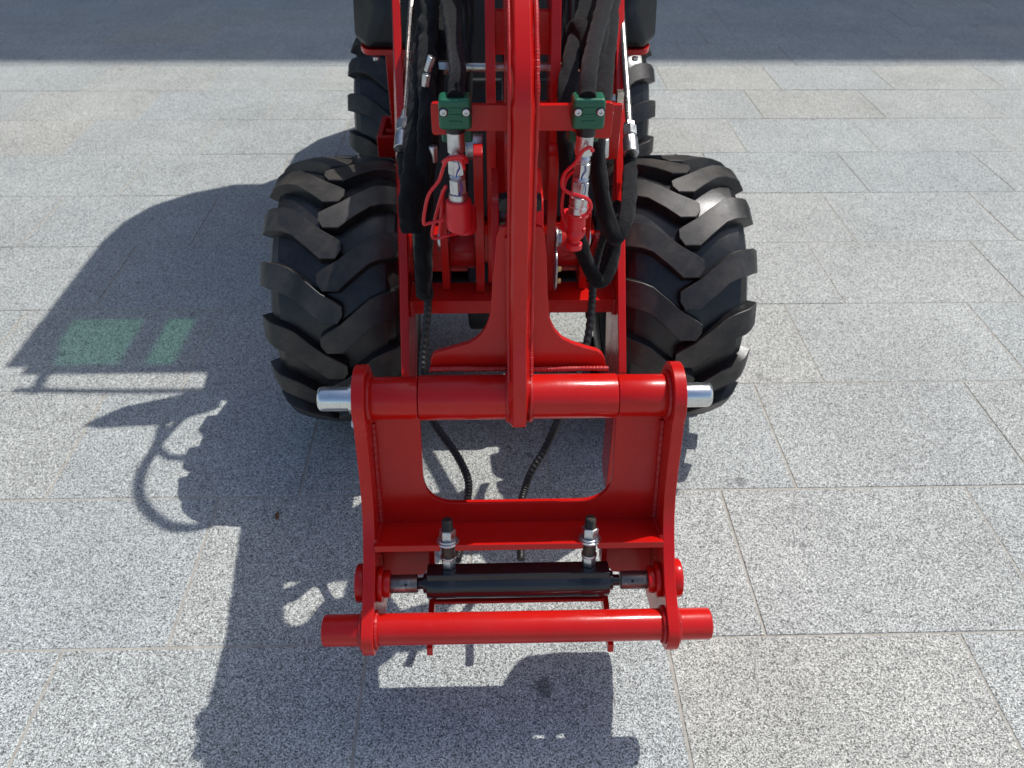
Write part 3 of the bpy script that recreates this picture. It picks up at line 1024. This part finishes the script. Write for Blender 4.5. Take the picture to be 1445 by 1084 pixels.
# cap straps
bm = bmesh.new()
tube(bm, [(-0.036, 1.045, 0.924), (-0.041, 1.04, 0.939), (-0.058, 1.04, 0.939), (-0.065, 1.045, 0.927), (-0.073, 1.05, 0.904), (-0.089, 1.05, 0.882), (-0.097, 1.05, 0.853), (-0.099, 1.05, 0.835), (-0.091, 1.05, 0.836), (-0.07, 1.055, 0.839)], .0026, 70, 8)
tube(bm, [(-0.033, 1.05, 0.932), (-0.038, 1.04, 0.943), (-0.056, 1.04, 0.941), (-0.065, 1.05, 0.931)], .0036, 30, 8)
tube(bm, [(-0.064, 1.06, 0.891), (-0.073, 1.065, 0.869), (-0.083, 1.065, 0.836), (-0.089, 1.065, 0.81), (-0.085, 1.065, 0.802), (-0.068, 1.07, 0.804), (-0.052, 1.08, 0.802)], .0026, 60, 8)
tube(bm, [(-0.07, 1.08, 0.875), (-0.074, 1.085, 0.835), (-0.079, 1.085, 0.799)], .0030, 20, 8)
link('cap_strap', bm, CAP, carrier)
bm = bmesh.new()
tube(bm, [(0.145, 1.05, 0.947), (0.14, 1.043, 0.955), (0.13, 1.04, 0.951), (0.121, 1.04, 0.934), (0.107, 1.045, 0.916), (0.104, 1.045, 0.897), (0.113, 1.04, 0.889), (0.129, 1.035, 0.886), (0.142, 1.035, 0.88), (0.147, 1.037, 0.867), (0.142, 1.04, 0.855), (0.134, 1.04, 0.851)], .0028, 90, 8)
tube(bm, [(0.124, 1.06, 0.914), (0.113, 1.07, 0.897), (0.109, 1.07, 0.874), (0.108, 1.07, 0.848), (0.113, 1.065, 0.83), (0.125, 1.06, 0.819), (0.14, 1.055, 0.816), (0.141, 1.05, 0.826)], .0026, 70, 8)
link('cap_strap', bm, CAP, carrier)

# ---- rigid pipes on the frame
for pts, fx in (([(-0.167, 1.86, 0.952), (-0.17, 1.76, 0.891), (-0.172, 1.65, 0.838), (-0.174, 1.56, 0.795)], 0), ([(0.284, 1.8, 0.966), (0.282, 1.7, 0.908), (0.28, 1.6, 0.854), (0.276, 1.5, 0.808)], 1)):
    bm = bmesh.new()
    ext = [Vector(pts[0]) + (Vector(pts[0]) - Vector(pts[1])) * .8] + [Vector(p) for p in pts]
    tube(bm, ext, .0072, 40, 16)
    pipe = link('steel_pipe', bm, PIPE, loader)
    d = (Vector(pts[-1]) - Vector(pts[-2])).normalized()
    a = Vector(pts[-1])
    bm = bmesh.new()
    lathe(bm, a - d * .006, d, [(0, .0095), (.001, .0120), (.009, .0120), (.010, .010)], 6, .2)
    lathe(bm, a + d * .003, d, [(0, .0122), (.001, .0142), (.023, .0142), (.024, .0122)], 6, .5)
    lathe(bm, a + d * .026, d, [(0, .009), (.003, .0110), (.007, .009)], 20)
    lathe(bm, a + d * .033, d, [(0, .0130), (.001, .0145), (.038, .0150), (.039, .0135)], 28)
    link('hex_fitting', bm, ZINC, pipe, angle=25)
    bm = bmesh.new()
    tube(bm, [a + d * .006 + Vector((.002, -.0138, -.003)), a + d * .013 + Vector((-.002, -.0138, -.003)), a + d * .020 + Vector((.003, -.0138, -.003))], .0007, 12, 6)
    link('marker_line', bm, INK, pipe)
bm = bmesh.new()
for z in ((.252, 1.49, .865),):
    cyl(bm, (z[0] - .022, z[1], z[2]), (z[0] - .008, z[1], z[2]), .0085, .001, 6)
    box(bm, z[0] - .008, z[0] + .004, z[1] - .012, z[1] + .006, z[2] - .016, z[2] + .016)
link('pipe_clip', bm, PIPE, loader)

# ---- hoses in woven sleeves
def sleeve(pts, r, n=90, amp=.22, sc=26, m=CLOTH, seg=20, taper=None):
    bm = bmesh.new()
    ph = random.random() * 10
    def md(p, t, a):
        q = Vector((p.x, p.y, p.z))
        v = 1 + amp * noise.noise(q * sc + Vector((math.cos(a), math.sin(a), ph)) * 1.1)
        v += amp * .45 * noise.noise(q * sc * 3.1 + Vector((ph, math.cos(a) * 1.5, math.sin(a) * 1.5)))
        return v
    rr = (lambda t: r) if taper is None else (lambda t: r * taper(t))
    tube(bm, pts, rr, n, seg, md)
    return link('hose_sleeve', bm, m, loader, angle=80)
random.seed(3)
wide = lambda k: (lambda t: k - (k - 1) * min(1, t * 1.6))
# left bundle
sleeve([(-0.097, 2.0, 1.009), (-0.116, 1.76, 0.962), (-0.123, 1.56, 0.922), (-0.125, 1.39, 0.888), (-0.128, 1.26, 0.845), (-0.133, 1.2, 0.79), (-0.133, 1.19, 0.748)], .0195, 130, .34, taper=wide(1.40))
sleeve([(-0.071, 2.0, 1.009), (-0.091, 1.76, 0.962), (-0.101, 1.55, 0.925), (-0.104, 1.39, 0.888), (-0.11, 1.3, 0.821), (-0.119, 1.26, 0.718), (-0.127, 1.25, 0.613), (-0.126, 1.26, 0.574)], .0165, 130, .28, taper=wide(1.45))
sleeve([(-0.108, 1.9, 1.028), (-0.115, 1.66, 0.973), (-0.112, 1.47, 0.936), (-0.107, 1.34, 0.906), (-0.11, 1.25, 0.855), (-0.116, 1.22, 0.793)], .0150, 110, .35, taper=wide(1.4))
sleeve([(-0.095, 1.78, 1.05), (-0.075, 1.58, 1.018), (-0.056, 1.34, 1.016), (-0.044, 1.13, 1.032), (-0.045, 1.06, 1.018)], .0120, 110, .13, 30, taper=wide(1.50))
sleeve([(-0.173, 1.5, 0.745), (-0.164, 1.44, 0.738), (-0.155, 1.38, 0.715), (-0.151, 1.34, 0.676)], .0142, 60, .12)
# right bundle
sleeve([(0.267, 1.78, 1.051), (0.221, 1.58, 1.018), (0.175, 1.34, 1.016), (0.142, 1.13, 1.031), (0.134, 1.06, 1.016)], .0124, 110, .13, 30, taper=wide(1.50))
sleeve([(0.292, 1.9, 1.029), (0.251, 1.7, 0.99), (0.22, 1.5, 0.965), (0.197, 1.35, 0.938), (0.182, 1.27, 0.919), (0.174, 1.22, 0.891), (0.18, 1.2, 0.839), (0.193, 1.18, 0.785), (0.211, 1.17, 0.745), (0.231, 1.2, 0.759), (0.252, 1.3, 0.759), (0.271, 1.42, 0.755), (0.277, 1.47, 0.767)], .0135, 190, .22, taper=wide(1.3))
sleeve([(0.242, 1.95, 1.019), (0.191, 1.66, 0.973), (0.164, 1.54, 0.96), (0.141, 1.4, 0.946), (0.127, 1.28, 0.903), (0.131, 1.24, 0.834), (0.143, 1.23, 0.76), (0.167, 1.22, 0.681), (0.198, 1.22, 0.627), (0.219, 1.24, 0.642), (0.23, 1.28, 0.691), (0.236, 1.34, 0.718)], .0138, 170, .22, taper=wide(1.2))
sleeve([(0.165, 1.52, 0.921), (0.156, 1.54, 0.954), (0.169, 1.55, 0.979), (0.181, 1.5, 0.965), (0.18, 1.4, 0.909), (0.186, 1.36, 0.834)], .0165, 110, .15)
sleeve([(0.221, 1.62, 0.996), (0.199, 1.46, 0.976), (0.186, 1.36, 0.935), (0.178, 1.28, 0.891), (0.179, 1.26, 0.824)], .0150, 60, .3)
# plain rubber lines behind, beside the uprights
for pts, r in (([(-0.043, 1.6, 1.061), (-0.043, 1.58, 0.968), (-0.045, 1.5, 0.888), (-0.048, 1.45, 0.798), (-0.051, 1.4, 0.627)], .0062), ([(-0.032, 1.62, 1.057), (-0.031, 1.6, 0.963), (-0.035, 1.55, 0.912), (-0.039, 1.5, 0.834)], .0055), ([(0.143, 1.6, 1.062), (0.142, 1.58, 0.981), (0.135, 1.52, 0.921), (0.134, 1.48, 0.827)], .0060), ([(0.155, 1.6, 1.062), (0.157, 1.56, 0.973), (0.149, 1.5, 0.888), (0.145, 1.45, 0.797)], .0060)):
    bm = bmesh.new(); tube(bm, pts, r, 50, 12)
    link('hydraulic_hose', bm, HOSE, loader)
# silver ferrules showing between the sleeves
for a, b in (((-0.098, 1.4, 0.97), (-0.107, 1.4, 0.945)), ((-0.106, 1.36, 0.953), (-0.109, 1.36, 0.933)), ((-0.094, 1.25, 0.872), (-0.094, 1.25, 0.845)), ((0.191, 1.25, 0.884), (0.194, 1.25, 0.852)), ((0.175, 1.15, 0.976), (0.18, 1.15, 0.961))):
    bm = bmesh.new(); cyl(bm, a, b, .0075, .001, 20, 0, .0065)
    link('hose_ferrule', bm, ZINC, loader)
# spiral wrapped hoses hanging to the locking cylinder
def spiral(pts, r, name='spiral_wrapped_hose'):
    bm = bmesh.new()
    Lg = sum((Vector(b) - Vector(a)).length for a, b in zip(pts, pts[1:]))
    def md(p, t, a):
        ph = t * Lg / .0105 * 2 * PI - a
        return 1 + .13 * max(0, math.sin(ph)) ** .5 * 1.0 if math.sin(ph) > 0 else 1.0
    tube(bm, pts, r, int(Lg / .0013), 14, md)
    return link(name, bm, HOSE, loader, angle=60)
spiral([(-0.107, 1.3, 0.794), (-0.113, 1.28, 0.693), (-0.119, 1.26, 0.599), (-0.122, 1.24, 0.548), (-0.13, 1.2, 0.494), (-0.132, 1.16, 0.456), (-0.125, 1.13, 0.41), (-0.112, 1.11, 0.377), (-0.081, 1.085, 0.34), (-0.06, 1.06, 0.316), (-0.048, 1.04, 0.288), (-0.05, 1.02, 0.26), (-0.057, 0.99, 0.233), (-0.063, 0.95, 0.208), (-0.069, 0.91, 0.217)], .0072)
spiral([(0.23, 1.3, 0.724), (0.209, 1.29, 0.671), (0.196, 1.27, 0.606), (0.194, 1.25, 0.555), (0.185, 1.21, 0.499), (0.164, 1.16, 0.452), (0.141, 1.13, 0.406), (0.123, 1.11, 0.369), (0.101, 1.09, 0.322), (0.075, 1.06, 0.294), (0.062, 1.04, 0.266), (0.054, 1.01, 0.254), (0.052, 0.97, 0.223), (0.05, 0.91, 0.214)], .0072)

# ---- rear module: steps, fender plates, body, seat, roof
def pair(name, f, m=RED, bev=.0015):
    for s in (-1, 1):
        bm = bmesh.new(); f(bm, s)
        link(name, bm, m, loader, bev)
def fx(s, v): return CX + s * v
def bx(b, s, x0, x1, *r):
    a, c = sorted((fx(s, x0), fx(s, x1))); box(b, a, c, *r)
pair('step_bracket', lambda b, s: bx(b, s, .235, .30, 2.02, 2.035, .60, .795))
pair('foot_step', lambda b, s: (bx(b, s, .23, .335, 1.965, 1.98, .545, .600), bx(b, s, .23, .335, 2.10, 2.115, .545, .600), bx(b, s, .322, .335, 1.9805, 2.0995, .545, .600), bx(b, s, .23, .245, 1.9805, 2.0995, .545, .600), bx(b, s, .246, .321, 2.03, 2.05, .56, .59)))
pair('fender_support', lambda b, s: plate_v(b, [(fx(s, x), 2.0 + yy, .795) for x, yy in rounded([(.22, -.01), (.345, -.01), (.36, .03), (.36, .12), (.22, .12)], {1: .03, 2: .02})], (0, 0, .014)))
pair('bolt_head', lambda b, s: cyl(b, (fx(s, .318), 1.985, .785), (fx(s, .318), 1.985, .794), .008, .001, 6), ZINC, 0)
# body: dark grey moulding with tapering sides
def body(b):
    sec = [(1.98, .90, .345, .30), (2.05, 1.05, .375, .36), (2.35, 1.10, .385, .37), (3.0, 1.22, .38, .36), (3.75, 1.22, .36, .33), (3.88, 1.10, .33, .30)]
    rings = []
    for y, zt, wb_, wt in sec:
        zb = .812 if y < 2.4 else .72
        rings.append([b.verts.new((CX + x, y, z)) for x, z in ((-wb_, zb), (wb_, zb), (wt, zt), (-wt, zt))])
    for a, c in zip(rings, rings[1:]):
        for k in range(4):
            b.faces.new((a[k], a[(k + 1) % 4], c[(k + 1) % 4], c[k]))
    b.faces.new(rings[0]); b.faces.new(rings[-1])
bm = bmesh.new(); body(bm); link('body', bm, BODY, loader, .02, seg=3)
bm = bmesh.new(); box(bm, CX - .22, CX + .22, 2.04, 3.7, .42, .808); link('rear_frame', bm, RED, loader, .004)
bm = bmesh.new(); box(bm, CX - .14, CX + .14, 1.80, 1.975, .40, .80); link('articulation_joint', bm, BODY, loader, .01)
bm = bmesh.new()
box(bm, CX - .22, CX + .22, 2.80, 3.20, 1.215, 1.29); box(bm, CX - .21, CX + .21, 3.16, 3.27, 1.292, 1.70)
link('seat', bm, SEATM, loader, .03, seg=4)
bm = bmesh.new()
lathe_pts = [(CX + .17 * math.cos(R(t)), 2.45 + .15 * math.sin(R(t)), 1.36 + .07 * math.sin(R(t))) for t in range(0, 361, 20)]
tube(bm, lathe_pts, .013, 80, 12)
cyl(bm, (CX, 2.36, 1.06), (CX, 2.45, 1.36), .022, .002, 16)
for t in (90, 210, 330):
    cyl(bm, (CX, 2.45, 1.36), (CX + .168 * math.cos(R(t)), 2.45 + .148 * math.sin(R(t)), 1.36 + .069 * math.sin(R(t))), .008, 0, 10)
link('steering_wheel', bm, SEATM, loader)
# roof
RH = 1.95
RX, RY = -.018, -.133
outl = [(x + RX, y + RY) for x, y in [(-.395, 2.60), (-.43, 2.70), (-.455, 2.95), (-.455, 3.42), (-.43, 3.57), (-.37, 3.70), (-.26, 3.80), (-.10, 3.88)]]
rp = outl + [(2 * CX - x, y) for x, y in reversed(outl)]
fr_y, gl_y = 2.552, 2.802
front = [(-.4265, fr_y), (-.452, gl_y)]
rear = [(x, y) for x, y in rp if y > gl_y]
rear = [(-.472, gl_y)] + rear + [(.559, gl_y)]
bm = bmesh.new(); plate_v(bm, [(x, y, RH) for x, y in rear], (0, 0, .03)); link('roof_panel', bm, BODY, loader, .006)
bm = bmesh.new()
def strip(b, x0, x1, y0, y1, z0=RH, z1=RH + .03): box(b, x0, x1, y0, y1, z0, z1)
strip(bm, -.413, .50, fr_y - .022, fr_y + .012)
for a, b_ in ((-.473, -.384), (-.156, -.093), (.001, .145), (.471, .560)):
    strip(bm, a, b_, fr_y + .0125, gl_y - .0005)
link('roof_frame', bm, BODY, loader, .003)
for a, b_ in ((-.383, -.157), (-.092, .000), (.146, .470)):
    bm = bmesh.new(); box(bm, a, b_, fr_y + .013, gl_y - .001, RH + .01, RH + .016)
    link('roof_window', bm, GGLASS, loader, smooth=False)
bm = bmesh.new()
tube(bm, [(-.42, 2.445, 1.93), (-.20, 2.438, 1.935), (CX, 2.435, 1.935), (.29, 2.438, 1.935), (.507, 2.445, 1.93)], .011, 50, 12)
link('roof_front_bar', bm, BODY, loader)
bm = bmesh.new()
for s in (-1, 1):
    tube(bm, [(CX + s * .40, 2.43, 1.93), (CX + s * .41, 2.52, 1.94), (CX + s * .43, 2.65, 1.95)], .016, 20, 10)
    cyl(bm, (CX + s * .36, 3.46, 1.15), (CX + s * .42, 3.35, RH), .03, .003, 20)
    cyl(bm, (CX + s * .36, 3.30, 1.15), (CX + s * .42, 2.85, RH), .02, .003, 20)
link('roof_post', bm, BODY, loader)
# plate for oval ground shadow, and the slack hose loops above the boom foot
bm = bmesh.new()
q = Vector((-0.928, 1.582, 0.0)) + Vector((.465, .395, 1.0)) * 1.30
for k in range(1):
    poly = [(q.x - .13, q.y - .03), (q.x - .06, q.y + .03), (q.x + .06, q.y + .07), (q.x + .18, q.y + .12), (q.x + .20, q.y + .02), (q.x + .08, q.y - .035), (q.x - .09, q.y - .045)]
    plate_v(bm, [(x, y, 1.30) for x, y in poly], (0, 0, .05))
link('oval_shadow_plate', bm, BODY, loader, .012, seg=3)  # unseen plate, placed and shaped to cast the oval shadow
bm = bmesh.new(); tube(bm, [(q.x + .15, q.y + .05, 1.31), (CX - .20, 2.2, 1.2), (CX - .26, 2.3, 1.09)], .012, 20, 10)
link('shadow_plate_arm', bm, BODY, loader)  # arm carrying the added plate
def proj_path(l, z):
    return [Vector(p) + Vector((.465, .395, 1.0)) * zz for p, zz in zip(l, z)]
L1 = [(-0.631, 1.2, 0.0), (-0.69, 1.181, 0.0), (-0.75, 1.192, 0.0), (-0.817, 1.247, 0.0), (-0.856, 1.316, 0.0), (-0.863, 1.388, 0.0), (-0.856, 1.456, 0.0), (-0.865, 1.531, 0.0)]
bm = bmesh.new(); tube(bm, proj_path(L1, [1.33, 1.36, 1.40, 1.43, 1.45, 1.45, 1.43, 1.40]), .0135, 90, 12)
link('hydraulic_hose', bm, HOSE, loader)
L2 = [(-0.852, 1.445, 0.0), (-0.81, 1.411, 0.0), (-0.749, 1.415, 0.0), (-0.71, 1.435, 0.0)]
bm = bmesh.new(); tube(bm, proj_path(L2, [1.44, 1.40, 1.36, 1.33]), .011, 60, 12)
link('hydraulic_hose', bm, HOSE, loader)
L3 = [(-0.853, 1.463, 0.0), (-0.837, 1.516, 0.0), (-0.816, 1.563, 0.0), (-0.773, 1.599, 0.0)]
bm = bmesh.new(); tube(bm, proj_path(L3, [1.44, 1.40, 1.36, 1.33]), .011, 60, 12)
link('hydraulic_hose', bm, HOSE, loader)

# ------------------------------------------------------------------ small litter
q = (-0.501, 1.198, 0.0)
bm = bmesh.new()
pts = [(0, 0), (.004, .008), (.003, .018), (-.001, .026), (-.005, .016), (-.004, .006)]
plate_v(bm, [(q[0] + x, q[1] + y, .002 + .12 * abs(y)) for x, y in pts], (0, 0, .0006))
tag(link('dry_leaf', bm, LEAFM), 'tiny brown dry leaf lying in the shade left of the red hitch', 'leaf')
